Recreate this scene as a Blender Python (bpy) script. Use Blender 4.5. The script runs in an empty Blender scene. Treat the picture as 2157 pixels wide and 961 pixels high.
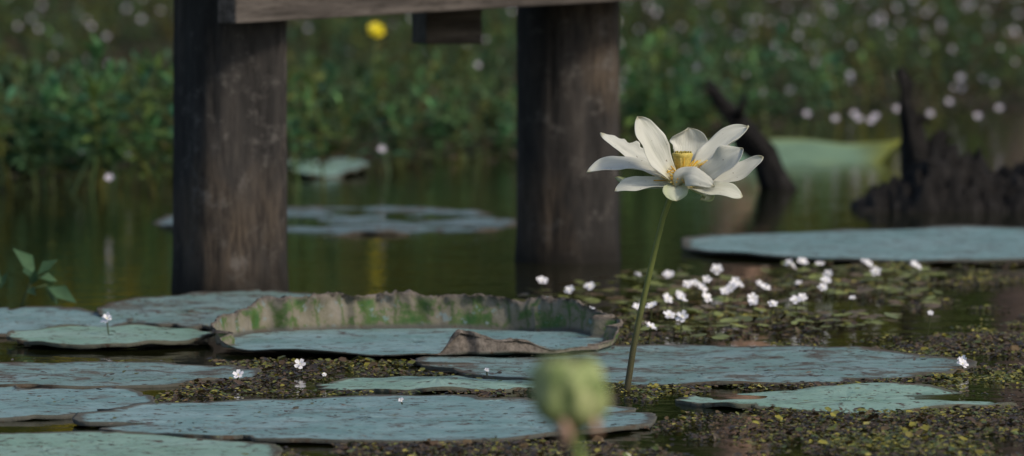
import bpy, math, random
import numpy as np
from mathutils import Vector, noise
random.seed(7); rng=np.random.default_rng(7)
sc=bpy.context.scene
# ---------------- camera (surveyed: 0.75 m above the pond, 247 mm lens) -------------
F=14800.0; CH=0.75; TH=math.radians(2.95)
cd=bpy.data.cameras.new("camera"); cam=bpy.data.objects.new("camera",cd); sc.collection.objects.link(cam)
cam.location=(0,0,CH); cam.rotation_euler=(math.pi/2-TH,0,0)
cd.sensor_width=36; cd.lens=36*F/2157; cd.clip_end=5000; cd.clip_start=0.1
cd.dof.use_dof=True; cd.dof.focus_distance=10.0; cd.dof.aperture_fstop=7.8
sc.camera=cam
try:
    sc.view_settings.view_transform='Standard'; sc.view_settings.look='None'; sc.view_settings.exposure=0
except: pass
def ray(px,py):
    a=(px-1078.5)/F; b=-(py-480.5)/F
    return Vector((a, math.cos(TH)+b*math.sin(TH), -math.sin(TH)+b*math.cos(TH)))
def gp(px,py,z=0.0):           # survey point on the level z
    d=ray(px,py); t=(z-CH)/d.z
    return Vector((0,0,CH))+d*t
def dp(px,py,y):               # survey point at distance y
    d=ray(px,py); t=y/d.y
    return Vector((0,0,CH))+d*t
# ---------------- world -------------
w=bpy.data.worlds.new("World"); sc.world=w; w.use_nodes=True
nt=w.node_tree; nt.nodes.clear()
o=nt.nodes.new('ShaderNodeOutputWorld'); b=nt.nodes.new('ShaderNodeBackground'); s=nt.nodes.new('ShaderNodeTexSky')
s.sky_type='NISHITA'; s.sun_disc=False; s.sun_elevation=math.radians(42); s.sun_rotation=math.radians(125)
s.air_density=1.2; s.dust_density=2.0; s.ozone_density=1.0
b.inputs[1].default_value=0.105
nt.links.new(s.outputs[0],b.inputs[0]); nt.links.new(b.outputs[0],o.inputs[0])
sd=bpy.data.lights.new("sun",'SUN'); sd.energy=2.1; sd.angle=math.radians(10); sd.color=(1,0.90,0.73)
so=bpy.data.objects.new("sun",sd); sc.collection.objects.link(so)
el=math.radians(42); az=math.radians(125)  # clockwise from +Y
dirv=Vector((math.sin(az)*math.cos(el), math.cos(az)*math.cos(el), math.sin(el)))
so.rotation_euler=dirv.to_track_quat('Z','Y').to_euler()
# ---------------- material helpers -------------
class M:
    def __init__(s,name,rough=0.6,spec=0.5):
        s.m=bpy.data.materials.new(name); s.m.use_nodes=True; s.t=s.m.node_tree
        s.p=s.t.nodes['Principled BSDF']; s.p.inputs['Roughness'].default_value=rough
        s.p.inputs['Specular IOR Level'].default_value=spec
        s.co=s.n('ShaderNodeTexCoord').outputs['Object']
    def n(s,t): return s.t.nodes.new(t)
    def l(s,a,b): s.t.links.new(a,b)
    def noise(s,scale,detail=4,rough=.55,stretch=None,vec=None,dist=0):
        nn=s.n('ShaderNodeTexNoise'); nn.inputs['Scale'].default_value=scale; nn.inputs['Detail'].default_value=detail
        nn.inputs['Roughness'].default_value=rough; nn.inputs['Distortion'].default_value=dist
        v=vec or s.co
        if stretch:
            mp=s.n('ShaderNodeMapping'); mp.inputs['Scale'].default_value=stretch; s.l(v,mp.inputs[0]); v=mp.outputs[0]
        s.l(v,nn.inputs['Vector']); return nn.outputs['Fac']
    def ramp(s,fac,stops):
        r=s.n('ShaderNodeValToRGB'); e=r.color_ramp.elements
        while len(e)<len(stops): e.new(0.5)
        for i,(p,c) in enumerate(stops):
            e[i].position=p
            if not hasattr(c,'__len__'): c=(c,c,c)
            e[i].color=(*c,1)
        s.l(fac,r.inputs[0]); return r.outputs[0]
    def mix(s,fac,a,b,mode='MIX'):
        m=s.n('ShaderNodeMix'); m.data_type='RGBA'; m.blend_type=mode
        for inp,v in ((m.inputs[0],fac),(m.inputs[6],a),(m.inputs[7],b)):
            if isinstance(v,(int,float)): inp.default_value=v
            elif isinstance(v,tuple): inp.default_value=(*v,1)
            else: s.l(v,inp)
        return m.outputs[2]
    def math(s,op,a,b=0.0):
        m=s.n('ShaderNodeMath'); m.operation=op
        for inp,v in ((m.inputs[0],a),(m.inputs[1],b)):
            if isinstance(v,(int,float)): inp.default_value=v
            else: s.l(v,inp)
        return m.outputs[0]
    def attr(s,name='col'):
        a=s.n('ShaderNodeAttribute'); a.attribute_name=name; return a.outputs['Color']
    def col(s,c):
        if isinstance(c,tuple): s.p.inputs['Base Color'].default_value=(*c,1)
        else: s.l(c,s.p.inputs['Base Color'])
        return s
    def bump(s,h,st=0.5,dist=0.01):
        b=s.n('ShaderNodeBump'); b.inputs['Strength'].default_value=st; b.inputs['Distance'].default_value=dist
        s.l(h,b.inputs['Height']); s.l(b.outputs[0],s.p.inputs['Normal']); return s
def mesh(name,verts,faces,mat,cols=None,smooth=True,parent=None):
    me=bpy.data.meshes.new(name)
    me.from_pydata([tuple(v) for v in verts] if not isinstance(verts,np.ndarray) else verts.tolist(),[],faces if isinstance(faces,list) else faces.tolist())
    if smooth: me.polygons.foreach_set('use_smooth',[True]*len(me.polygons))
    if cols is not None:
        a=me.color_attributes.new('col','FLOAT_COLOR','POINT')
        c=np.ones((len(me.vertices),4)); c[:,:3]=np.asarray(cols)[:,:3]
        a.data.foreach_set('color',c.ravel())
    me.materials.append(mat); me.update()
    ob=bpy.data.objects.new(name,me); sc.collection.objects.link(ob)
    if parent: ob.parent=parent
    return ob
def empty(name):
    e=bpy.data.objects.new(name,None); sc.collection.objects.link(e); return e
class Acc:
    def __init__(s): s.v=[];s.f=[];s.c=[]
    def add(s,vs,fs,c):
        o=len(s.v); s.v+= [tuple(v) for v in vs]; s.f+=[tuple(i+o for i in f) for f in fs]
        if hasattr(c[0],'__len__'): s.c+=[tuple(x) for x in c]
        else: s.c+=[tuple(c)]*len(vs)
    def tube(s,pts,rad,sides=8,c=(1,1,1),wob=0,cap=True,sq=None):
        pts=[Vector(p) for p in pts]; n=len(pts); vs=[];fs=[]
        if not hasattr(rad,'__len__'): rad=[rad]*n
        for i,p in enumerate(pts):
            t=(pts[min(i+1,n-1)]-pts[max(i-1,0)]).normalized()
            a=Vector((1,0,0)) if abs(t.x)<.8 else Vector((0,1,0))
            u=(a-t*a.dot(t)).normalized(); v=t.cross(u)
            for k in range(sides):
                th=2*math.pi*k/sides; r=rad[i]
                if wob: r*=1+wob*noise.noise(Vector((math.cos(th)*1.5+p.x*20,math.sin(th)*1.5+p.y*20,p.z*20)))
                vs.append(p+u*math.cos(th)*r+v*math.sin(th)*r)
        for i in range(n-1):
            for k in range(sides):
                fs.append((i*sides+k,i*sides+(k+1)%sides,(i+1)*sides+(k+1)%sides,(i+1)*sides+k))
        if cap:
            fs.append(tuple(range(sides))[::-1]); fs.append(tuple((n-1)*sides+k for k in range(sides)))
        s.add(vs,fs,c)
    def out(s,name,mat,parent=None,smooth=True): return mesh(name,s.v,s.f,mat,s.c,smooth,parent)
def ss(a,b,x): t=min(max((x-a)/(b-a),0),1); return t*t*(3-2*t)
# ---------------- water -------------
wm=M("pond_water",0.01,0.5); wm.p.inputs['IOR'].default_value=1.33
wm.col(wm.ramp(wm.noise(1.2),[(0.35,(0.006,0.010,0.003)),(0.7,(0.018,0.017,0.005))]))
h=wm.math('ADD',wm.noise(6,3,.5,stretch=(1,1.8,1)),wm.math('MULTIPLY',wm.noise(34,3,.5,stretch=(1,1.6,1)),0.12))
wm.bump(h,0.20,0.010)
mesh("pond_water",[(-1500,-300,0),(1500,-300,0),(1500,3000,0),(-1500,3000,0)],[(0,1,2,3)],wm.m)
# ---------------- far bank terrain -------------
def edge_y(x):
    return np.interp(x,[-6,-1.2,-0.7,-.3,0.2,0.5,1.0,1.5,6],[15.9,16.4,17.2,17.6,18.0,19.0,20.3,20.8,21.5])
gm=M("muddy_bank",0.85,0.15)
gc=gm.mix(gm.ramp(gm.noise(3.0,5),[(.4,0.),(.6,1.)]),gm.ramp(gm.noise(25,5),[(.35,(.014,.011,.006)),(.7,(.075,.055,.033))]),gm.ramp(gm.noise(30,5),[(.35,(.014,.02,.008)),(.7,(.05,.065,.025))]))
gy=gm.n('ShaderNodeSeparateXYZ'); gm.l(gm.co,gy.inputs[0])
far=gm.ramp(gm.math('DIVIDE',gy.outputs[1],100.0),[(.48,0.),(.54,1.)])
gc=gm.mix(far,gc,gm.ramp(gm.noise(.6,6,.7),[(.35,(.02,.035,.008)),(.65,(.10,.12,.025))]))
gm.col(gc); gm.bump(gm.noise(40,5),.8,.03)
xs=np.concatenate([np.linspace(-400,-9,20),np.linspace(-8,8,161),np.linspace(9,400,20)])
ts=np.concatenate([np.linspace(0,1,8),np.linspace(1.5,28,70),np.array([30,35,45,60,80,120,250,700,2500])])
V=[];Fc=[]
for i,t in enumerate(ts):
    for x in xs:
        e=float(edge_y(x))+.5*noise.noise(Vector((x*1.3,5,0)))+.2*noise.noise(Vector((x*5,5,0)))
        y=e+t
        z=-.03+min(t,1)*.045+.035*noise.noise(Vector((x*1.2,y*.7,1)))*min(t,1)+.012*noise.noise(Vector((x*6,y*4,1)))
        if y>52: z+=min((y-52)*.28,14)  # unseen hillside, added to block sky between the trees
        V.append((x,y,z))
n=len(xs)
for i in range(len(ts)-1):
    for j in range(n-1): Fc.append((i*n+j,i*n+j+1,(i+1)*n+j+1,(i+1)*n+j))
mesh("muddy_bank",V,Fc,gm.m)
# ---------------- leaf material -------------
def leafmat(name,rough=.55,trans=.25,spec=.18):
    m=M(name,rough,spec); c=m.attr(); m.col(m.mix(.35,c,m.ramp(m.noise(60,3),[(.3,.4),(.7,1.3)]),'MULTIPLY'))
    tr=m.n('ShaderNodeBsdfTranslucent'); m.l(c,tr.inputs[0]); mx=m.n('ShaderNodeMixShader'); mx.inputs[0].default_value=trans
    out=m.t.nodes['Material Output']; m.l(m.p.outputs[0],mx.inputs[1]); m.l(tr.outputs[0],mx.inputs[2]); m.l(mx.outputs[0],out.inputs[0])
    return m.m
leafM=leafmat("marsh_leaf"); 
def leaves(B,D,N,L,W,C,droop=.15):
    S=np.cross(D,N); S/=np.linalg.norm(S,axis=1)[:,None]+1e-9
    N2=np.cross(S,D)
    L=L[:,None];W=W[:,None]
    m=B+D*L*.5+N2*L*.04
    v=np.stack([B, m+S*W*.5+N2*W*.15, m-N2*W*.08, m-S*W*.5+N2*W*.15, B+D*L-N2*L*droop],1)
    n=len(B); i=np.arange(n)[:,None]*5
    f=np.concatenate([i+np.array([[0,1,4,2]]),i+np.array([[0,2,4,3]])],0)
    c=np.repeat(C,5,axis=0)
    return v.reshape(-1,3),f,c
def plants(n,xy,hts,leafL,basecol,nl=18):
    Bs=[];Ds=[];Ns=[];Ls=[];Ws=[];Cs=[]; st=Acc()
    for i in range(n):
        x,y=xy[i]; H=hts[i]; lean=rng.normal(0,.4,2); k=nl+rng.integers(-5,4)
        base=basecol[i]
        u=np.sort(rng.uniform(.15,1,k))**.8
        ph=rng.uniform(0,6.28)+np.arange(k)*2.4
        P=np.stack([x+lean[0]*H*u**1.4, y+lean[1]*H*u**1.4, .0+H*u],1)
        elv=np.radians(rng.uniform(-5,30,k)+45*(u>.85))
        D=np.stack([np.cos(ph)*np.cos(elv),np.sin(ph)*np.cos(elv),np.sin(elv)],1)
        N=np.stack([-np.cos(ph)*np.sin(elv),-np.sin(ph)*np.sin(elv),np.cos(elv)],1)+rng.normal(0,.35,(k,3))
        l=leafL[i]*rng.uniform(.6,1.15,k)*(1-.35*u)
        Bs.append(P);Ds.append(D);Ns.append(N);Ls.append(l);Ws.append(l*rng.uniform(.28,.42,k))
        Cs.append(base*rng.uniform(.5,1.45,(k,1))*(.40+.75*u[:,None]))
        q=[(x,y,-.02),(x+lean[0]*H*.35,y+lean[1]*H*.35,H*.5),(x+lean[0]*H,y+lean[1]*H,H)]
        st.tube(q,[.004,.003,.0015],3,tuple(base*np.array([1.3,.85,.8])),cap=False)
    v,f,c=leaves(*[np.concatenate(a) for a in (Bs,Ds,Ns,Ls,Ws,Cs)])
    o=len(v); v=np.concatenate([v,np.array(st.v)]); c=np.concatenate([c,np.array(st.c)])
    return v,f.tolist()+[tuple(a+o for a in ff) for ff in st.f],c
greens=np.array([[.085,.17,.065],[.11,.18,.065],[.07,.15,.08],[.14,.17,.045],[.085,.14,.065]])
xy=[];ht=[];ll=[];bc=[]
def addp(x,y,h,l,g=None):
    xy.append((x,y));ht.append(h);ll.append(l);bc.append(greens[rng.integers(5)]*rng.uniform(.45,1.35) if g is None else np.array(g))
while len(xy)<2500:
    t=rng.uniform(0,1)**1.5*30
    yy=16+t; x=rng.uniform(-1,1)*(.09*yy+1.2)
    y=yy
    if y<edge_y(x)-.1: continue
    k=noise.noise(Vector((x*1.9,y*.9,3.3)))+.4*noise.noise(Vector((x*5,y*3,1)))
    if k<.0+.10*(y>24): 
        if rng.random()>.05: continue
    if x>.45 and y<22.2 and rng.random()>.25: continue
    near=max(0,1-(y-edge_y(x))/5)
    addp(x,y,rng.uniform(.05,.14)+.14*near*rng.uniform(.3,1)*(1 if x<.6 else .5)+max(0,k)*.12, rng.uniform(.04,.07)+.02*near*(x<-.6))
for (cx,cy,sx,n_,hh,l) in [(-1.12,16.1,.3,70,.26,.09),(-.62,17.0,.12,14,.20,.07),(-.15,17.9,.2,20,.14,.06),(.05,18.1,.10,14,.17,.06),(.42,19.0,.14,40,.25,.07),(.7,19.8,.18,26,.22,.065),(-.35,18.0,.1,12,.24,.06)]:
    for _ in range(n_): addp(cx+rng.normal(0,sx),cy+abs(rng.normal(0,.35)),hh*rng.uniform(.35,1.2),l*rng.uniform(.8,1.2),greens[rng.integers(5)]*np.array([1.05,1.3,1.3])*rng.uniform(.7,1.4))
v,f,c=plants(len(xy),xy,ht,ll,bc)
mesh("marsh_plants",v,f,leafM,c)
n=26000
yy=16+rng.uniform(0,1,n)**1.4*28; xx=rng.uniform(-1,1,n)*(.09*yy+1.2)
ok=yy>edge_y(xx)-.25; yy=yy[ok];xx=xx[ok];n=len(xx)
ph=rng.uniform(0,6.28,n); e=rng.uniform(-.1,.7,n)
D=np.stack([np.cos(ph)*np.cos(e),np.sin(ph)*np.cos(e),np.sin(e)],1); N=np.array([[0,0,1.]])+rng.normal(0,.4,(n,3))
pal=np.array([[.06,.10,.035],[.09,.065,.04],[.04,.032,.02],[.10,.12,.045],[.13,.10,.07]])
C=pal[rng.integers(0,5,n)]*rng.uniform(.4,1.3,(n,1))
v,f,c=leaves(np.stack([xx,yy,rng.uniform(.0,.05,n)],1),D,N,rng.uniform(.025,.06,n),rng.uniform(.01,.025,n),C)
mesh("leaf_litter",v,f,leafM,c)
# ---------------- five petalled small flowers -------------
flM=M("small_petals",.5,.3); flM.col(flM.attr()); flM=flM.m
def flower(acc,c,r,up,col,cen=(.7,.55,.1),n=5):
    up=Vector(up).normalized(); a=Vector((1,0,0)); u=(a-up*a.dot(up)).normalized(); v=up.cross(u); c=Vector(c)
    p0=random.uniform(0,6)
    for k in range(n):
        th=p0+2*math.pi*k/n; d=u*math.cos(th)+v*math.sin(th); s_=up.cross(d)
        lift=random.uniform(.15,.5)
        vs=[c,c+d*r*.55+s_*r*.36+up*r*lift*.5,c+d*r*.95+s_*r*.3+up*r*lift,c+d*r*1.0+up*r*lift*.8,c+d*r*.95-s_*r*.3+up*r*lift,c+d*r*.55-s_*r*.36+up*r*lift*.5]
        acc.add(vs,[(0,1,2,3),(0,3,4,5)],col)
    vs=[c+up*r*.22]+[c+(u*math.cos(t)+v*math.sin(t))*r*.2+up*r*.1 for t in np.linspace(0,2*math.pi,6,endpoint=False)]
    acc.add(vs,[(0,1+k,1+(k+1)%6) for k in range(6)],cen)
bf=Acc(); cnt=0
while cnt<560:
    y=17+rng.uniform(0,1)**.8*25; x=rng.uniform(-1,1)*(.085*y+.5)
    if y<edge_y(x)+.3: continue
    pr=.22 if x<.2 else 1.0
    if rng.random()>pr: continue
    if noise.noise(Vector((x*1.5,y*.6,9)))<-.15: continue
    z=rng.uniform(.06,.2)
    flower(bf,(x,y,z),rng.uniform(.006,.0115),(rng.normal(0,.5),-.9+rng.normal(0,.3),.6),(.56,.53,.64)); cnt+=1
for px,py in [(1700,240),(1760,250),(1800,240),(1835,255),(1845,245),(1810,250),(2000,215),(2105,228),(1715,40),(1745,60),(1665,190),(1790,170),(1960,240),(2060,245),(1890,230),(230,135),(112,120),(185,125),(40,128),(168,318),(270,330),(805,315),(230,375),(810,225)]:
    P=gp(px,py,.08)
    flower(bf,P,.0098,(0,-.8,.6),(.58,.54,.66)); bf.tube([(P.x,P.y+.01,-.01),(P.x,P.y+.005,P.z)],.0015,3,(.05,.08,.03),cap=False)
bf.out("bank_wildflowers",flM)
yf=Acc(); P=dp(792,66,18.4)
for k in range(3): flower(yf,P+Vector((0,-.004*k,.003*k)),.023-.005*k,(.1,-.75,.6),(.80,.66,.02),(.8,.6,.02),6)
yf.tube([(P.x-.03,P.y+.03,-.02),(P.x-.01,P.y+.02,P.z*.6),(P.x,P.y+.003,P.z)],.003,5,(.06,.1,.03))
yf.out("yellow_marsh_flower",flM)
# ---------------- distant trees -------------
n=26000
x=rng.uniform(-28,28,n); y=rng.uniform(44,51,n); z=rng.uniform(0,1,n)**.9*11
crown=np.array([noise.noise(Vector((a*.35,c_*.4,2)))+.5*noise.noise(Vector((a*1.2,c_*1.2,b_*.5))) for a,b_,c_ in zip(x,y,z)])
ok=(crown>-.3)&(z<9+2.5*np.sin(x*.7)+1.2*np.sin(x*2.1)); x=x[ok];y=y[ok];z=z[ok];cr=crown[ok];n=len(x)
ph=rng.uniform(0,6.28,n);e=rng.uniform(-.8,.8,n)
D=np.stack([np.cos(ph)*np.cos(e),np.sin(ph)*np.cos(e),np.sin(e)],1); N=rng.normal(0,1,(n,3))
C=np.array([[.055,.11,.02]])*(.25+2.1*np.clip(cr+.2,0,1))[:,None]
yel=np.clip(1.1*np.exp(-((x+2.5)/.85)**2)+.45*np.exp(-((x+.6)/.3)**2)+.45*np.exp(-((x-2.2)/.5)**2),0,1)  # sunlit foliage painted into leaf colour, for golden reflections in the water
C=C*(1-yel[:,None]*.6)+np.array([[.62,.46,.03]])*yel[:,None]*rng.uniform(.5,1.2,(n,1))
v,f,c=leaves(np.stack([x,y,z],1),D,N,rng.uniform(.35,.7,n),rng.uniform(.2,.35,n),C)
mesh("distant_trees",v,f,leafM,c)
bk=M("pink_reflection_bark",.85,.2); bk.col(bk.mix(bk.noise(3,5,stretch=(3,3,.4)),(.26,.15,.11),(.55,.37,.29))); bk.bump(bk.noise(8,5,stretch=(3,3,.3)),.6,.05)
for i,(tx,ty,r) in enumerate([(-3.95,42.6,.6),(3.3,42.8,.42),(1.35,43.2,.16),(-13,44,.5),(11,44,.6)]):  # unseen trunks, added to give pinkish reflections on the pond
    a=Acc(); a.tube([(tx,ty,-.1),(tx,ty,.4),(tx+.03,ty,1.2),(tx+.05,ty,4),(tx+.2,ty,9),(tx+.3,ty,14)],[r*1.5,r*1.2,r,r*.85,r*.6,r*.2],20,(1,1,1),.3)
    for k in range(9):
        th=random.uniform(0,6.28); zz=random.uniform(5,12); l=random.uniform(1,2.4)
        a.tube([(tx+.15,ty,zz),(tx+.15+math.cos(th)*l*.6,ty+math.sin(th)*l*.6,zz+.4),(tx+.15+math.cos(th)*l,ty+math.sin(th)*l,zz+1)],[.12,.07,.02],6)
    ob=a.out("reflection_trunk",bk.m); e=empty("unseen_reflection_tree"); ob.parent=e
    m=700; q=rng.normal(0,1,(m,3)); q/=np.linalg.norm(q,axis=1)[:,None]; q*=rng.uniform(.3,1,(m,1))**.5
    P=q*np.array([2.4,2.0,3.2])+np.array([tx,ty+1,11]); 
    v,f,c=leaves(P,rng.normal(0,1,(m,3))*.6,rng.normal(0,1,(m,3)),rng.uniform(.3,.6,m),rng.uniform(.15,.3,m),np.array([[.05,.09,.03]])*rng.uniform(.6,1.5,(m,1)))
    mesh("crown",v,f,leafM,c,parent=e)
# ---------------- dock -------------
wd=M("weathered_wood",.8,.25)
g1=wd.noise(9,9,.68,stretch=(2,2,.5)); g2=wd.noise(5,6,.6,stretch=(1,1,.5)); g3=wd.noise(70,5,.7,stretch=(2,2,.25)); g4=wd.noise(20,7,.72)
c=wd.ramp(g1,[(.28,(.016,.014,.014)),(.48,(.036,.033,.032)),(.62,(.062,.054,.050)),(.8,(.12,.11,.10))])
c=wd.mix(wd.ramp(g2,[(.50,0.),(.64,.7)]),c,wd.ramp(g3,[(.3,(.070,.050,.035)),(.7,(.15,.112,.082))]))
c=wd.mix(wd.ramp(g3,[(.36,.6),(.5,.0)]),c,(.010,.008,.008))
c=wd.mix(wd.ramp(g4,[(.55,0.),(.67,.6)]),c,(.17,.155,.145))
zz=wd.n('ShaderNodeSeparateXYZ'); wd.l(wd.n('ShaderNodeNewGeometry').outputs['Position'],zz.inputs[0])
wet=wd.ramp(wd.math('ADD',zz.outputs[2],wd.math('MULTIPLY',g2,.04)),[(0.03,1.),(0.075,0.)])
c=wd.mix(wd.math('MULTIPLY',wet,.75),c,(.012,.010,.008))
wd.col(c)
wd.bump(wd.math('ADD',g1,wd.math('MULTIPLY',g3,.5)),.8,.006)
bw=M("beam_wood",.75,.3)
b1=bw.noise(10,8,.65,stretch=(.35,4,5)); b2=bw.noise(70,4,.6,stretch=(.3,3,3))
bc_=bw.ramp(b1,[(.3,(.045,.038,.034)),(.5,(.09,.076,.068)),(.72,(.17,.145,.13))]); bc_=bw.mix(bw.ramp(b2,[(.35,.7),(.5,0.)]),bc_,(.03,.024,.02)); bw.col(bc_); bw.bump(b1,.7,.004)
dock=empty("wooden_dock")
def post(cx,cy,R,rot,n_,top,name):
    a=Acc(); vs=[];fs=[];cs=[]; S=72; Z=[-.5,-.1,0,.03]+list(np.linspace(.06,top-.01,24))+[top]
    for z in Z:
        for k in range(S):
            th=2*math.pi*k/S; cc,s_=math.cos(th),math.sin(th)
            r=R/((abs(cc)**n_+abs(s_)**n_)**(1/n_))
            wx=noise.noise(Vector((cc*2.2,s_*2.2,z*1.2+cx)))
            r*=1+.03*wx+.010*noise.noise(Vector((cc*9,s_*9,z*3)))
            r-= .008*max(0,1-abs(((th*3.1+.35*noise.noise(Vector((z*2,cx,1))))%1.7)-.5)/.05)*(noise.noise(Vector((z*2.3,int(th*2),4)))>-.1)
            r*= 1+.03*max(0,(.05-z)/.05) if z>=0 else 1.03
            x=cc*r;y=s_*r
            vs.append((cx+x*math.cos(rot)-y*math.sin(rot),cy+x*math.sin(rot)+y*math.cos(rot),z if z<top else z+.004*wx))
            cs.append((1,1,1))
    for i in range(len(Z)-1):
        for k in range(S): fs.append((i*S+k,i*S+(k+1)%S,(i+1)*S+(k+1)%S,(i+1)*S+k))
    fs.append(tuple((len(Z)-1)*S+k for k in range(S)))
    a.add(vs,fs,cs); return a.out(name,wd.m,dock)
p1=gp(480,622); p2=gp(1197,557)
R1=.243*.5*12.4/14.8; R2=.213*.5*13.35/14.8
post(p1.x,p1.y+R1+.03,R1/1.155,math.radians(26),4.2,.60,"post_1")
post(p2.x,p2.y+R2+.02,R2*1.0,0.4,2.3,.60,"post_2")
def box(name,c,rot,L,T,H,mat,bev=.004):
    me=bpy.data.meshes.new(name); import bmesh
    bm=bmesh.new(); bmesh.ops.create_cube(bm,size=1)
    for v in bm.verts: v.co=Vector((v.co.x*L,v.co.y*T,v.co.z*H))
    bmesh.ops.bevel(bm,geom=bm.edges[:],offset=bev,segments=2,affect='EDGES',profile=.6)
    bm.to_mesh(me); bm.free(); me.materials.append(mat); ob=bpy.data.objects.new(name,me); sc.collection.objects.link(ob)
    ob.location=c; ob.rotation_euler=rot; ob.parent=dock; return ob
A=dp(497,50,12.16); B=dp(1305,3,13.12)
d=(B-A); L=d.length; d.normalize(); dh=Vector((d.x,d.y,0)).normalized(); ang=math.atan2(d.y,d.x); pit=-math.asin(d.z); nrm=Vector((dh.y,-dh.x,0))
T=.042
ctr=(A+B)/2 + d*.25 - nrm*T/2 + Vector((0,0,.07))
box("edge_beam",ctr,(0,pit,ang),L+.5,T,.14,bw.m)
J=dp(940,95,12.95)
box("joist",J+Vector((.0,.10,.05)),(0,0,math.radians(15)),.108,.11,.10,bw.m)
for k in range(9):
    t=.04+k*.137; c0=A+d*t-nrm*.24; c0.z+=.14+.0225
    box("deck_board_%d"%(k+1),c0,(0,0,ang+math.pi/2+random.uniform(-.006,.006)),.58,.130,.036,bw.m)
# ---------------- dead wood -------------
dw=M("dead_wood",.75,.35); dn=dw.noise(22,9,.75,stretch=(2,2,.8))
dw.col(dw.ramp(dn,[(.35,(.006,.005,.005)),(.55,(.026,.022,.021)),(.75,(.10,.09,.088))])); dw.bump(dn,1,.03)
a=Acc(); yb=16.3
pts=[dp(1660,430,yb),dp(1635,380,yb),dp(1610,325,yb+.02),dp(1580,285,yb),dp(1545,250,yb),dp(1515,215,yb),dp(1490,168,yb)]
a.tube(pts,[.036,.032,.027,.028,.022,.017,.006],14,(1,1,1),.8)
a.tube([dp(1555,255,yb),dp(1560,225,yb-.03),dp(1572,200,yb-.05)],[.014,.009,.003],6,(1,1,1),.4)
a.tube([dp(1500,200,yb),dp(1480,185,yb-.03)],[.010,.003],6,(1,1,1),.4)
a.out("dead_branch",dw.m)
a=Acc(); ys=15.4
a.tube([dp(1960,450,ys),dp(1940,360,ys),dp(1925,300,ys),dp(1918,250,ys),dp(1908,215,ys),dp(1912,180,ys),dp(1895,143,ys)],[.07,.045,.028,.022,.013,.016,.007],14,(1,1,1),1.0)
a.tube([dp(1925,270,ys),dp(1945,245,ys),dp(1962,262,ys)],[.014,.010,.003],7,(1,1,1),.5)
a.tube([dp(1985,380,ys),dp(1978,320,ys),dp(1990,280,ys),dp(2010,292,ys)],[.04,.025,.012,.004],9,(1,1,1),1.1)
GX,GY=170,64; x0,x1=dp(1770,400,ys).x,dp(2400,400,ys).x
vs=[];fs=[]
for j in range(GY):
    for i in range(GX):
        u=i/(GX-1);v_=j/(GY-1); x=x0+(x1-x0)*u; y=ys-.19+.38*v_
        P=Vector((x*9,y*9,1)); 
        rid=1-abs(noise.noise(P))*2.2; rid2=1-abs(noise.noise(P*2.7))*2; sp3=noise.noise(P*7)
        prof=np.interp(u,[0,.05,.12,.22,.30,.36,.43,.50,.57,.68,.8,.9,1],[0,.35,.5,.7,1.05,1.15,1.05,.75,.7,.95,1.0,.8,0])
        m_=(1-abs(2*v_-1)**2.5)
        z=-.05+.18*prof*m_**.5*(.50+.35*max(rid,0)+.25*max(rid2,0)+.25*sp3)
        vs.append((x+.012*noise.noise(P*4),y+.012*noise.noise(P*4+Vector((9,9,9))),z))
for j in range(GY-1):
    for i in range(GX-1): fs.append((j*GX+i,j*GX+i+1,(j+1)*GX+i+1,(j+1)*GX+i))
a.add(vs,fs,(1,1,1))
a.out("rotten_stump",dw.m)
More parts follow.
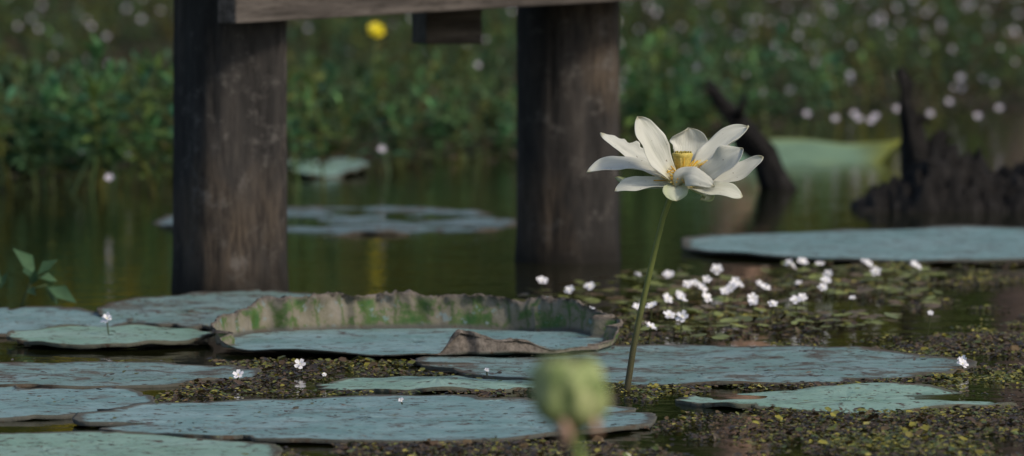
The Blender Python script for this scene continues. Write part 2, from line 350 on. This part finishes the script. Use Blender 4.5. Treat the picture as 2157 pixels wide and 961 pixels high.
# ---------------- lily pads -------------
def padmat(name,c1,c2,brown=.5,bt=.53):
    m=M(name,.42,.6); a=m.n('ShaderNodeAttribute'); a.attribute_name='col'
    sp=m.n('ShaderNodeSeparateColor'); m.l(a.outputs['Color'],sp.inputs[0]); rad,angv,rim=sp.outputs
    base=m.mix(m.ramp(m.noise(7,6,.65),[(.35,0.),(.65,1.)]),c1,c2)
    wn=m.math('ADD',m.math('MULTIPLY',angv,30.0),m.math('MULTIPLY',m.noise(14,3),1.0))
    vein=m.math('ABSOLUTE',m.math('SUBTRACT',m.math('FRACT',wn),.5))
    vf=m.ramp(vein,[(0.0,.3),(.06,0.)]); base=m.mix(vf,base,(c1[0]*.65,c1[1]*.8,c1[2]*.7))
    blot=m.ramp(m.noise(10,9,.74),[(bt,0.),(bt+.06,brown)]); base=m.mix(blot,base,m.mix(m.noise(50,4,.7),(.05,.05,.045),(.15,.12,.10)))
    spots=m.ramp(m.noise(42,7,.75),[(.56,0.),(.60,.95)]); base=m.mix(spots,base,(.075,.045,.038))
    lt=m.ramp(m.noise(90,3,.6),[(.66,0.),(.71,.7)]); base=m.mix(lt,base,(.38,.40,.36))
    ed=m.ramp(m.math('ADD',rad,m.math('MULTIPLY',m.noise(30),.05)),[(.975,0.),(1.01,.85)]); base=m.mix(ed,base,(.085,.065,.05))
    rn=m.noise(24,7,.7); rc=m.ramp(rn,[(.36,(.06,.13,.045)),(.46,(.12,.16,.075)),(.50,(.20,.185,.14)),(.72,(.27,.245,.215))])
    v2=m.math('ABSOLUTE',m.math('SUBTRACT',m.math('FRACT',m.math('ADD',m.math('MULTIPLY',angv,44.0),m.math('MULTIPLY',m.noise(16,3),1.2))),.5))
    rc=m.mix(m.ramp(v2,[(0.,.75),(.12,0.)]),rc,(.07,.12,.035))
    hole=m.ramp(m.noise(60,5,.7),[(.60,0.),(.64,.7)]); rc=m.mix(hole,rc,(.22,.30,.33))
    lip=m.ramp(m.math('ADD',rim,m.math('MULTIPLY',rn,.25)),[(.80,0.),(.98,1.)])
    brn=m.ramp(m.noise(70,7,.75),[(.32,(.04,.034,.03)),(.7,(.26,.225,.20))])
    rc=m.mix(lip,rc,brn)
    rc=m.mix(m.ramp(m.math('SUBTRACT',rad,1.0),[(.1,0.),(.3,1.)]),rc,brn)
    rimm=m.ramp(rim,[(.03,0.),(.14,1.)])
    base=m.mix(rimm,base,rc)
    m.col(base)
    mask=m.math('MAXIMUM',m.math('MAXIMUM',blot,spots),m.math('MAXIMUM',rimm,ed))
    inv=m.math('SUBTRACT',1.0,m.math('MULTIPLY',mask,.92))
    m.l(m.math('MULTIPLY',inv,.40),m.p.inputs['Specular IOR Level'])
    m.bump(m.math('ADD',m.math('MULTIPLY',m.noise(26,6,.65),1.0),m.math('MULTIPLY',vein,.3)),.6,.008)
    rg=m.ramp(m.noise(14,6,.7),[(.35,.30),(.65,.60)]); m.l(m.math('MAXIMUM',rg,m.math('MULTIPLY',mask,.9)),m.p.inputs['Roughness'])
    return m.m
padA=padmat("lily_pad_blue",(.15,.27,.27),(.25,.37,.39),.65,.55)
padB=padmat("lily_pad_green",(.20,.34,.26),(.27,.40,.35),.3,.58)
padC=padmat("lily_pad_worn",(.14,.24,.22),(.22,.32,.33),.85,.51)
padD=padmat("lily_pad_sunken",(.09,.14,.14),(.14,.20,.22),.8)
PADS=[]
def pad(x0,x1,y0,y1,z=.012,mat=None,wav=.004,seed=0,irr=.025,rimf=None,notch=None,name="giant_lily_pad",lip=.006):
    xm=(x0+x1)/2; n_=gp(xm,y1); f_=gp(xm,y0); cy=(n_.y+f_.y)/2; ry=(f_.y-n_.y)/2
    cx=(xm-1078.5)/F*cy; rx=(x1-x0)/2/F*cy
    PADS.append((cx,cy,rx,ry))
    S=420 if rimf else 240;Rn=[0.02]+list(np.linspace(.06,.9,22))+[.94,.97,.99,1.0]
    vs=[];cs=[];fs=[]
    def outline(th):
        d=Vector((math.cos(th)*1.3,math.sin(th)*1.3,seed*3.1))
        r=1+irr*1.6*noise.noise(d)+irr*1.0*noise.noise(d*3.5)+irr*.5*noise.noise(d*11)
        if notch is not None:
            a=abs((th-notch+math.pi)%(2*math.pi)-math.pi); r-= max(0,.10-a)*2.2
        q=noise.noise(d*6+Vector((5,5,5))); 
        if q>.34: r-=(q-.34)*.3
        return r
    H=[ (rimf(2*math.pi*k/S) if rimf else 0) for k in range(S)]
    for r in Rn:
        for k in range(S):
            th=2*math.pi*k/S; o_=outline(th); x=cx+math.cos(th)*rx*r*o_; y=cy+math.sin(th)*ry*r*o_
            zz=z+wav*noise.noise(Vector((x*5,y*5,seed)))*1.6+wav*.6*noise.noise(Vector((x*18,y*14,seed)))
            zz+=lip*max(0,(r-.9)/.1)**2*(.3+noise.noise(Vector((math.cos(th)*3,math.sin(th)*3,seed+2))))*1.2
            vs.append((x,y,zz)); cs.append((r,k/S,0))
    rings=len(Rn)
    if rimf:
        ref=[vs[(rings-1)*S+k] for k in range(S)]
        for j,(up,outw,rim) in enumerate([(.12,.03,.1),(.35,.06,.3),(.6,.09,.5),(.8,.11,.68),(.93,.13,.8),(1.0,.17,.88),(1.01,.22,.95),(.95,.28,1.),(.84,.31,1.)]):
            for k in range(S):
                th=2*math.pi*k/S; h=H[k]; p=ref[k]; ct,st_=math.cos(th),math.sin(th)
                wv=1+.07*noise.noise(Vector((ct*9,st_*9,j*.2)))*up+.07*noise.noise(Vector((ct*30,st_*30,j*.5)))*up+.06*noise.noise(Vector((ct*75,st_*75,j*.6)))*up
                of=outw*h*.9+ (.011*noise.noise(Vector((ct*7,st_*7,j*.25+3)))+.008*noise.noise(Vector((ct*24,st_*24,j*.5+3)))+.004*noise.noise(Vector((ct*60,st_*60,j*.6+3))))*(h/.05)*up
                dg=math.degrees(th)-360; near=1.0 if -88<dg<-25 else 0.0
                if near: of-=up*h*.6
                vs.append((p[0]+ct*of,p[1]+st_*of,p[2]+up*h*wv)); cs.append((1.0+.5*near,k/S,rim if h>.004 else 0))
        rings+=9
    else:
        for k in range(S):
            p=vs[(rings-1)*S+k]; th=2*math.pi*k/S; vs.append((p[0]-math.cos(th)*.002,p[1]-math.sin(th)*.002,p[2]-.006)); cs.append((1.05,k/S,0))
        rings+=1
    for i in range(rings-1):
        for k in range(S): fs.append((i*S+k,i*S+(k+1)%S,(i+1)*S+(k+1)%S,(i+1)*S+k))
    fs.append(tuple(range(S)))
    return mesh(name,vs,fs,mat or padA,cs)
pad(150,1392,846,940,.007,padA,.003,1,.02,notch=math.radians(200),lip=.004)
pad(-420,600,922,1010,.006,padB,.003,2,lip=.004)
pad(-420,312,820,892,.006,padA,.004,3,.05,lip=.004)
pad(-330,545,770,822,.005,padC,.004,4,.03,lip=.004)
pad(-420,278,655,714,.006,padA,.004,5,lip=.004)
pad(200,860,625,703,.008,padC,.004,6,.03,lip=.004)
pad(10,450,703,741,.012,padB,.0015,7,.015,lip=.004)
pad(868,2052,736,816,.006,padC,.004,8,.03,notch=math.radians(185),lip=.004)
pad(1430,2145,820,872,.003,padB,.007,9,.05,lip=.003)
pad(660,1180,796,830,.003,padB,.006,10,.06,lip=.003)
pad(1432,2560,492,561,.009,padA,.003,11,.02,lip=.009)
pad(330,1090,438,497,-.001,padD,.010,12,.06,lip=.004)
pad(590,775,345,376,.012,padB,.012,13,.06)
def rimf(th):
    s_=math.sin(th); deg=math.degrees(th); deg=deg-360 if deg>180 else deg
    h=.002+.027*ss(-.38,.05,s_)+.024*ss(.1,.9,s_)
    if -84<deg<-28:
        h=max(h,.036*ss(-84,-76,deg)*(1-.45*ss(-75,-64,deg))*(1-.72*ss(-58,-46,deg)))
    if -30<deg<0: h=max(h,.010)
    if deg<-90 : h=.002+.027*ss(-.5,.0,s_)
    return h*(1+.16*noise.noise(Vector((math.cos(th)*5,math.sin(th)*5,1)))+.08*noise.noise(Vector((math.cos(th)*17,math.sin(th)*17,1))))
pad(452,1300,703,765,.009,padA,.002,20,.012,rimf=rimf,name="rimmed_lily_pad")
# curled leaf lying just above the water at the back right
def curl_leaf():
    vs=[];cs=[];fs=[];NU=60;NV=20; yb=17.9
    for i in range(NU):
        u=i/(NU-1); px=1430+(1908-1430)*u
        prof=(min(1,.25+u*3))**.7*(1-.93*ss(.80,1,u))
        for j in range(NV):
            v=j/(NV-1)-.5
            mid=322-24*ss(.78,1,u)+10*ss(.55,.8,u)*(1-ss(.82,1,u))
            P=dp(px,mid,yb); w_=.23*prof
            y=P.y+v*w_*2
            z=P.z+(.020*prof)*(v*2)-.014*ss(.6,.85,u)*max(0,-v*2)*prof+.022*max(0,v)**2*prof+.006*noise.noise(Vector((u*7,v*5,2)))
            vs.append((P.x,y,z)); yl=min(1,ss(.76,.95,u)+.55*ss(.38,.5,v)+.8*ss(.55,.8,u)*ss(.15,.4,-v)); cs.append((.26*(1-yl)+.44*yl,.40*(1-yl)+.45*yl,.26*(1-yl)+.08*yl))
    for i in range(NU-1):
        for j in range(NV-1): fs.append((i*NV+j,(i+1)*NV+j,(i+1)*NV+j+1,i*NV+j+1))
    a=Acc(); a.add(vs,fs,cs)
    P=dp(1660,320,yb); a.tube([(P.x,P.y,-.3),(P.x,P.y,P.z)],.006,6,(.1,.14,.06))
    a.out("curled_lotus_leaf",leafM)
curl_leaf()
# ---------------- duckweed / floating fern mass -------------
def inpoly(x,y,poly):
    inside=np.zeros(len(x),bool); n=len(poly); j=n-1
    for i in range(n):
        xi,yi=poly[i];xj,yj=poly[j]
        c_=((yi>y)!=(yj>y))&(x<(xj-xi)*(y-yi)/(yj-yi+1e-12)+xi); inside^=c_; j=i
    return inside
def gpoly(pts): return [tuple(gp(a,b).xy) for a,b in pts]
polys=[gpoly([(1290,655),(1420,610),(1600,590),(1830,562),(2700,545),(2900,1120),(-400,1120),(480,958),(700,940),(1380,930),(1380,880),(1090,845),(1090,800),(1300,740)]),
       gpoly([(270,868),(400,812),(540,782),(700,765),(900,775),(1120,800),(1400,860),(1400,915),(1100,856),(700,850),(300,880)]),
       gpoly([(440,765),(880,765),(900,790),(460,780)])]
def scatter(n,size,zoff,thr,colfn,acc_out,tilt=.22):
    x=rng.uniform(-1.4,2.0,n); y=rng.uniform(8.3,13.4,n)
    ok=np.zeros(n,bool)
    for p in polys: ok|=inpoly(x,y,p)
    for (cx,cy,rx,ry) in PADS:
        ok&=~(((x-cx)/rx)**2+((y-cy)/ry)**2<.985)
    x=x[ok];y=y[ok]
    k=np.array([noise.noise(Vector((a*4,b_*2.2,1.7)))+.6*noise.noise(Vector((a*18,b_*10,4))) for a,b_ in zip(x,y)])
    far=np.clip((y-10.6)/1.5,0,1)
    ok=k>thr+far*.22+rng.normal(0,.05,len(x)); x=x[ok];y=y[ok];k=k[ok]; n=len(x)
    nrm=np.stack([rng.normal(0,tilt,n),rng.normal(-.05,tilt,n),np.ones(n)],1); nrm/=np.linalg.norm(nrm,axis=1)[:,None]
    a=rng.uniform(0,6.28,n); U=np.stack([np.cos(a),np.sin(a),np.zeros(n)],1); U-=nrm*np.sum(U*nrm,1)[:,None]; U/=np.linalg.norm(U,axis=1)[:,None]; Vv=np.cross(nrm,U)
    s_=size*rng.uniform(.4,1.4,n)[:,None]; c0=np.stack([x,y,zoff+rng.uniform(0,.004,n)+np.clip(k,0,1)*.004],1)
    ang=[0,.9,1.9,math.pi,-1.9,-.9]
    v=np.stack([c0+U*s_*math.cos(t)*1.15*(.75 if t==math.pi else 1)+Vv*s_*math.sin(t)*.8+nrm*s_*(.25*abs(math.sin(t))) for t in ang],1)
    f=(np.arange(n)[:,None]*6+np.arange(6)[None]); c=np.repeat(colfn(n,k,x,y),6,axis=0)
    acc_out[0].append(v.reshape(-1,3)); acc_out[1].append(f+sum(len(q) for q in acc_out[0][:-1])); acc_out[2].append(c)
pal2=np.array([[.28,.25,.04],[.16,.165,.035],[.14,.095,.045],[.10,.064,.038],[.04,.03,.022],[.40,.35,.09],[.10,.13,.035]])
def cf(n,k,x,y):
    big=np.array([noise.noise(Vector((a*3,b_*2.2,8)))+.6*noise.noise(Vector((a*9,b_*6,8))) for a,b_ in zip(x,y)])
    pr=np.where(rng.random(n)<.22+.9*np.clip(big+.05,0,.7),1,0)
    idx=np.where(pr==1,rng.choice([0,1,5,6],n,p=[.3,.38,.09,.23]),rng.choice([2,3,4],n))
    return pal2[idx]*rng.uniform(.6,1.25,(n,1))
acc=([],[],[])
scatter(430000,.0034,.001,-.10,cf,acc)
scatter(24000,.0060,.003,.0,cf,acc,.35)
def cf2(n): return np.array([[.10,.075,.05],[.06,.045,.035],[.16,.12,.09],[.13,.13,.04]])[rng.integers(0,4,n)]*rng.uniform(.7,1.3,(n,1))
xs_=[];ys_=[]
for (cx,cy,rx,ry) in PADS[:10]:
    m=int(900*rx*ry/.15); r=np.sqrt(rng.random(m)); t=rng.uniform(0,6.28,m); X=cx+rx*r*np.cos(t)*.97; Y=cy+ry*r*np.sin(t)*.97
    k=np.array([noise.noise(Vector((a*6,b_*5,6)))+.6*noise.noise(Vector((a*20,b_*14,6))) for a,b_ in zip(X,Y)]); o_=(k>.22)|(rng.random(m)<.06); xs_.append(X[o_]);ys_.append(Y[o_])
X=np.concatenate(xs_);Y=np.concatenate(ys_);n=len(X)
a=rng.uniform(0,6.28,n); s_=.0028*rng.uniform(.3,1.6,n)[:,None]
U=np.stack([np.cos(a),np.sin(a),rng.normal(0,.12,n)],1);Vv=np.stack([-np.sin(a)*.5,np.cos(a)*.5,rng.normal(0,.15,n)],1); c0=np.stack([X,Y,np.full(n,.0115)],1)
v=np.stack([c0+U*s_*math.cos(t)*1.4+Vv*s_*math.sin(t) for t in [0,.9,1.9,math.pi,-1.9,-.9]],1)
acc[1].append(np.arange(n)[:,None]*6+np.arange(6)[None]+sum(len(q) for q in acc[0])); acc[0].append(v.reshape(-1,3)); acc[2].append(np.repeat(cf2(n),6,axis=0))
dm=leafmat("duckweed_leaf",.32,.12,.4)
print("duckweed",sum(len(a) for a in acc[1]))
mesh("floating_duckweed",np.concatenate(acc[0]),np.concatenate(acc[1]).tolist(),dm,np.concatenate(acc[2]),smooth=False)
fh=Acc(); polF=gpoly([(1100,625),(1300,585),(1650,560),(2000,575),(1950,690),(1500,730),(1330,700),(1100,650)])
cnt=0
while cnt<600:
    x=rng.uniform(-.2,1.2);y=rng.uniform(10.8,13.4)
    if not inpoly(np.array([x]),np.array([y]),polF)[0]: continue
    if noise.noise(Vector((x*6,y*4,2)))<-.15: continue
    cnt+=1; r=rng.uniform(.006,.018); g=np.array([.24,.27,.07])*rng.uniform(.4,1.4) if rng.random()<.7 else np.array([.16,.11,.06])
    tx,ty=rng.normal(0,.12,2); z0=.008+rng.uniform(0,.005); off=rng.uniform(0,6.28)
    vs=[(x,y,z0)]+[(x+r*math.cos(t),y+r*math.sin(t),z0+r*(math.cos(t)*tx+math.sin(t)*ty)) for t in np.linspace(off+.25,off+2*math.pi-.25,12)]
    fh.add(vs,[(0,i,i+1) for i in range(1,12)],tuple(g))
fh.out("floating_heart_leaves",dm)
wf=Acc()
for px,py in [(1142,592),(1145,632),(1200,612),(1242,605),(1243,655),(1343,580),(1342,648),(1372,646),(1409,580),(1405,630),(1432,622),(1435,630),(1447,600),(1463,597),(1479,607),(1489,590),(1510,568),(1487,628),(1527,615),(1540,607),(1550,593),(1557,600),(1545,600),(1585,628),(1587,638),(1600,600),(1613,606),(1628,641),(1662,555),(1668,560),(1690,553),(1683,598),(1690,627),(1677,633),(1727,556),(1745,578),(1740,592),(1733,606),(1820,553),(1830,556),(1845,573),(1930,562),(1925,556),(1796,629),(1410,665),(1437,668),(1370,690),(225,672),(632,768),(502,790),(683,790),(2028,760),(2028,768),(845,843),(1025,780),(1960,660)]:
    hgt=random.uniform(.022,.038) if py<700 else .014
    P=gp(px,py,hgt); r=random.uniform(.0082,.0112)*(1 if py<700 else .8)
    if px in (845,1025,683,1960): r*=.55
    flower(wf,P,r,(random.gauss(0,.35),-.6+random.gauss(0,.3),.8),(.85,.83,.88),(.75,.7,.35))
    flower(wf,P+Vector((0,0,.001)),r*.7,(random.gauss(0,.4),-.5,.8),(.85,.83,.88),(.75,.7,.35))
    wf.tube([(P.x+random.uniform(-.006,.006),P.y+.004,0),P-Vector((0,0,.001))],.0011,4,(.07,.08,.03),cap=False)
wf.out("water_snowflake_flowers",flM)
# ---------------- left emergent plant -------------
b0=gp(62,645)
Bs=[];Ds=[];Ns=[];Ls=[];Ws=[];Cs=[];st=Acc()
st.tube([(b0.x-.02,b0.y,-.02),dp(60,610,b0.y),dp(75,575,b0.y)],[.004,.003,.002],6,(.09,.12,.05))
st.tube([dp(60,612,b0.y),dp(100,600,b0.y)],[.003,.002],6,(.08,.12,.05)); 
for (bx,by,tx,ty,dy) in [(75,578,35,525,-.02),(78,580,118,545,0),(80,585,122,588,.02),(72,590,50,560,.03),(100,605,158,632,-.02),(95,603,125,640,.01),(66,600,75,570,-.02),(60,608,72,618,-.03),(5,600,-30,560,0),(0,610,12,575,0)]:
    p=dp(bx,by,b0.y); q=dp(tx,ty,b0.y+dy); D=q-p; l=D.length
    Bs.append(p);Ds.append(D.normalized());Ns.append(Vector((random.uniform(-.3,.3),-.75,.6)));Ls.append(l*1.05);Ws.append(l*.5);Cs.append(np.array([.07,.14,.07])*random.uniform(.6,1.2))
v,f,c=leaves(np.array(Bs),np.array(Ds),np.array(Ns),np.array(Ls),np.array(Ws),np.array(Cs))
o_=len(v); v=np.concatenate([v,np.array(st.v)]);c=np.concatenate([c,np.array(st.c)])
mesh("emergent_pond_weed",v,f.tolist()+[tuple(a+o_ for a in q) for q in st.f],leafM,c)
# ---------------- lotus flower -------------
lot=empty("lotus_flower")
pm=M("lotus_petal",.45,.3); pa=pm.n('ShaderNodeAttribute'); pa.attribute_name='col'
uvm=pm.n('ShaderNodeAttribute'); uvm.attribute_name='pv'
sx=pm.n('ShaderNodeSeparateColor'); pm.l(uvm.outputs['Color'],sx.inputs[0])
cb=pm.n('ShaderNodeCombineXYZ'); pm.l(pm.math('MULTIPLY',sx.outputs[0],2.5),cb.inputs[0]); pm.l(pm.math('MULTIPLY',sx.outputs[1],16.),cb.inputs[1]); pm.l(sx.outputs[2],cb.inputs[2])
vn=pm.noise(1.6,3,.5,vec=cb.outputs[0])
sp_=pm.ramp(pm.noise(170,2,.5),[(.72,0.),(.75,.8)])
pc=pm.mix(pm.ramp(vn,[(.3,.20),(.6,0.)]),pa.outputs['Color'],(.62,.62,.42)); pc=pm.mix(sp_,pc,(.16,.11,.05)); pm.col(pc)
pm.bump(vn,.5,.002)
tr=pm.n('ShaderNodeBsdfTranslucent'); pm.l(pc,tr.inputs[0]); mx=pm.n('ShaderNodeMixShader'); mx.inputs[0].default_value=.22
pm.l(pm.p.outputs[0],mx.inputs[1]);pm.l(tr.outputs[0],mx.inputs[2]);pm.l(mx.outputs[0],pm.t.nodes['Material Output'].inputs[0])
LY=10.0; PS=LY/F
def LP(px,py,d): return dp(px,py,LY+d*PS)
def wprof(u,sh): 
    return ((u+.07)**.75)*(max(0,1-u**sh))**.72
def petal(nm,b,m,t,hw,nh,cup=.35,col=(.80,.80,.74),green=0,ragged=0,seed=0,sh=2.6,roll=0,crease=.10):
    b,m,t=LP(*b),LP(*m),LP(*t); nh=Vector(nh).normalized(); NU,NV=40,19; vs=[];cs=[];pv=[];fs=[]
    m2=m*2-(b+t)/2
    mxp=max(wprof(i/40,sh) for i in range(41))
    for i in range(NU):
        u=i/(NU-1); p=b*(1-u)**2+m2*2*u*(1-u)+t*u*u; tg=((m2-b)*(1-u)+(t-m2)*u).normalized()
        sd_=tg.cross(nh).normalized(); nn=sd_.cross(tg).normalized()
        w_=hw*PS*wprof(u,sh)/mxp
        for j in range(NV):
            v=2*j/(NV-1)-1; vv=v
            if ragged and v>0 and u>.35: vv=v*(1-.7*max(0,noise.noise(Vector((u*9,seed,1)))+.35)*min(1,(u-.35)*5))
            ew=1+.08*noise.noise(Vector((u*7,seed*2.+(v>0)*9,0)))
            q=p+sd_*vv*w_*ew+nn*(cup*vv*vv*w_)+nn*(.10*hw*PS*noise.noise(Vector((u*3.5,v*2,seed)))) 
            q+=nn*hw*PS*.10*abs(v)**3*math.sin(u*13+seed*2+(v>0)*2)      # wavy margin
            q+=nn*hw*PS*roll*max(0,v)**3                                  # rolled side
            q-=nn*hw*PS*crease*math.exp(-(v/.14)**2)*(1-u)                # mid crease
            vs.append(q); c0=np.array(col); g=max(0,1-u/.25)
            c0=c0*(1-g*.5)+np.array([.74,.68,.26])*g*.5
            if green: 
                gg=green*(ss(.15,.9,abs(v))*.5+.5); c0=c0*(1-gg)+np.array([.35,.45,.13])*gg
            if u>.965: c0=c0*.5+np.array([.45,.40,.18])*.5
            cs.append(c0); pv.append((u,v,seed*.37))
    for i in range(NU-1):
        for j in range(NV-1): fs.append((i*NV+j,(i+1)*NV+j,(i+1)*NV+j+1,i*NV+j+1))
    ob=mesh(nm,vs,fs,pm.m,cs,parent=lot)
    a=ob.data.color_attributes.new('pv','FLOAT_COLOR','POINT'); arr=np.ones((len(vs),4)); arr[:,:3]=pv; a.data.foreach_set('color',arr.ravel())
    so_=ob.modifiers.new('s','SOLIDIFY'); so_.thickness=.0005
petal("petal_1",(1420,383,0),(1325,350,-10),(1236,364,-25),24,(0.05,-.55,.85),.35,seed=1,sh=2.3)
petal("petal_2",(1412,368,25),(1345,333,45),(1265,280,60),30,(.35,-.65,.65),.35,ragged=1,seed=2,sh=3)
petal("petal_3",(1418,380,-25),(1374,315,-50),(1342,246,-55),37,(.6,-.75,.25),.40,seed=3,sh=2.0)
petal("petal_4",(1442,365,35),(1450,312,62),(1449,270,60),39,(0,-.97,.1),.30,seed=4,sh=4.2,crease=.02)
petal("petal_5",(1455,368,20),(1508,318,35),(1578,267,45),29,(-.4,-.7,.55),.40,seed=5,sh=3.2,roll=.3)
petal("petal_6",(1458,390,-22),(1522,350,-60),(1564,312,-62),33,(-.6,-.65,.35),.45,col=(.72,.72,.66),seed=6,sh=2.6)  # greyer colour paints in the shade on this petal
petal("petal_7",(1460,390,0),(1545,372,0),(1607,330,0),27,(-.3,-.6,.7),.35,seed=7,sh=2.1)
petal("petal_8",(1436,394,-15),(1505,400,-60),(1564,414,-65),25,(.1,-.62,.8),.25,green=.10,seed=8,sh=2.3)
petal("petal_9",(1425,386,-20),(1423,402,-60),(1425,424,-75),27,(0,-.75,.65),.3,green=.55,seed=9,sh=2.6)
petal("petal_10",(1432,398,-30),(1450,368,-75),(1505,394,-100),24,(.25,-.85,.40),-.30,col=(.72,.72,.66),seed=10,sh=2.0)  # shaded underside painted as a greyer petal colour
petal("petal_11",(1424,390,-12),(1352,389,-40),(1295,403,-50),22,(0,-.62,.8),.3,seed=11,green=.04,sh=2.3)
petal("petal_12",(1420,396,15),(1350,392,25),(1295,374,30),18,(0,-.4,.9),.2,green=.8,seed=12)
petal("petal_13",(1450,396,15),(1490,412,25),(1475,422,10),14,(0,-.7,.7),.2,green=.8,seed=13)
rm=M("lotus_receptacle",.55,.3); rm.col(rm.mix(rm.ramp(rm.noise(260,3),[(.45,0.),(.6,.6)]),rm.attr(),(.45,.36,.08))); rm.bump(rm.noise(400,2),.4,.001)
a=Acc(); ax0=LP(1434,392,5); ax1=LP(1438,324,0)
a.tube([ax0,ax0.lerp(ax1,.3),ax0.lerp(ax1,.6),ax0.lerp(ax1,.93),ax1,ax1+Vector((0,0,.0012))],[9*PS,11*PS,15*PS,21*PS,22*PS,20*PS],24,(.70,.54,.14))
for k in range(16):
    th=k*2.4; r=19*PS*math.sqrt((k+.5)/16); p=ax1+Vector((math.cos(th)*r,math.sin(th)*r,.001)); a.tube([p,p+Vector((0,0,.0028))],[.0014,.0009],6,(.30,.24,.05))
for k in range(240):
    th=random.uniform(0,6.28); hgt=random.uniform(-.05,.3); p=ax0.lerp(ax1,hgt)+Vector((math.cos(th),math.sin(th),0))*11*PS
    l=random.uniform(30,54)*PS
    e=math.radians(random.uniform(5,75)); dr=Vector((math.cos(th)*math.cos(e),math.sin(th)*math.cos(e),math.sin(e)))
    q=p+dr*l*.6; r_=q+(dr+Vector((math.cos(th)*.4,math.sin(th)*.4,-.2+random.gauss(0,.3)))).normalized()*l*.5
    a.tube([p,q,r_],[.0005,.0006,.0009],4,(.80,.44,.03) if random.random()<.6 else (.84,.66,.22))
a.out("receptacle_and_stamens",rm.m,lot)
sm=M("lotus_stem",.5,.4); sm.col(sm.mix(.4,sm.attr(),sm.ramp(sm.noise(40,4),[(.3,.5),(.7,1.2)]),'MULTIPLY')); sm.bump(sm.noise(500,2,.5),.6,.001)
a=Acc(); sp2=[(1318,845),(1321,820),(1334,735),(1346,675),(1358,620),(1371,565),(1383,515),(1396,462),(1408,428),(1420,400)]
pts=[LP(x,y,0) for x,y in sp2]; rad=[.0048,.0048,.0045,.0043,.0041,.0040,.0038,.0037,.0039,.006]
a.tube(pts,rad,12)
a.c=[]
for i in range(len(pts)):
    t=ss(.08,.65,i/(len(pts)-1)); a.c+=[tuple(np.array([.075,.065,.035])*(1-t)+np.array([.15,.18,.04])*t)]*12
for k in range(60):
    i=random.randrange(len(pts)-2); p=pts[i].lerp(pts[i+1],random.random()); th=random.uniform(0,6.28); d_=Vector((math.cos(th),math.sin(th),0))
    a.tube([p+d_*.0036,p+d_*.0052],[.0005,.0001],4,(.2,.22,.08))
a.out("stem",sm.m,lot)
# ---------------- out of focus seed pod -------------
pod=empty("lotus_seed_pod"); PY=5.6; ps=PY/F
pd=M("pod_skin",.6,.3); pn=pd.noise(55,6,.7); 
pd.col(pd.ramp(pn,[(.3,(.08,.12,.04)),(.42,(.20,.27,.09)),(.53,(.38,.43,.18)),(.64,(.52,.52,.28)),(.74,(.28,.20,.11))])); pd.bump(pn,.6,.004)
vs=[];fs=[];U=48
prof=[(0,752),(30,753),(55,760),(72,778),(80,800),(81,825),(77,848),(70,868),(58,884),(42,897),(26,908),(13,916),(9,925)]
for i,(r,py) in enumerate(prof):
    c0=dp(1196+ (py-752)*.05,py,PY)
    for k in range(U):
        th=2*math.pi*k/U; rr=(r+.01)*ps*(1+.22*noise.noise(Vector((math.cos(th)*1.8,math.sin(th)*1.8,i*.35)))+.04*math.cos(th*9))
        vs.append(c0+Vector((math.cos(th)*rr,math.sin(th)*rr,0)))
for i in range(len(prof)-1):
    for k in range(U): fs.append((i*U+k,(i+1)*U+k,(i+1)*U+(k+1)%U,i*U+(k+1)%U))
mesh("pod",vs,fs,pd.m,parent=pod)
a=Acc()
for k in range(11):
    th=k*2.4; r=55*ps*math.sqrt((k+.5)/11); p=dp(1196,757,PY)+Vector((math.cos(th)*r,math.sin(th)*r,-.001)); a.tube([p,p+Vector((0,0,.004)),p+Vector((0,0,.005))],[.0045,.004,.001],8,(.12,.15,.06))
for (x0,y0,x1,y1,dy) in [(1180,880,1188,945,-.02),(1185,885,1196,940,-.025),(1240,870,1258,920,-.01),(1232,875,1262,912,0),(1172,870,1182,938,.01)]:
    p=dp(x0,y0,PY+dy); q=dp(x1,y1,PY+dy); a.tube([p,(p+q)/2+Vector((.002,0,0)),q],[.003,.004,.002],8,(.60,.38,.27))
a.tube([dp(1206,905,PY),dp(1214,930,PY),dp(1222,961,PY),dp(1228,1100,PY),(dp(1232,1200,PY).x,PY,-.05)],[.006,.0048,.004,.004,.005],10,(.27,.36,.10))
a.out("stalk_and_dry_stamens",sm.m,pod)
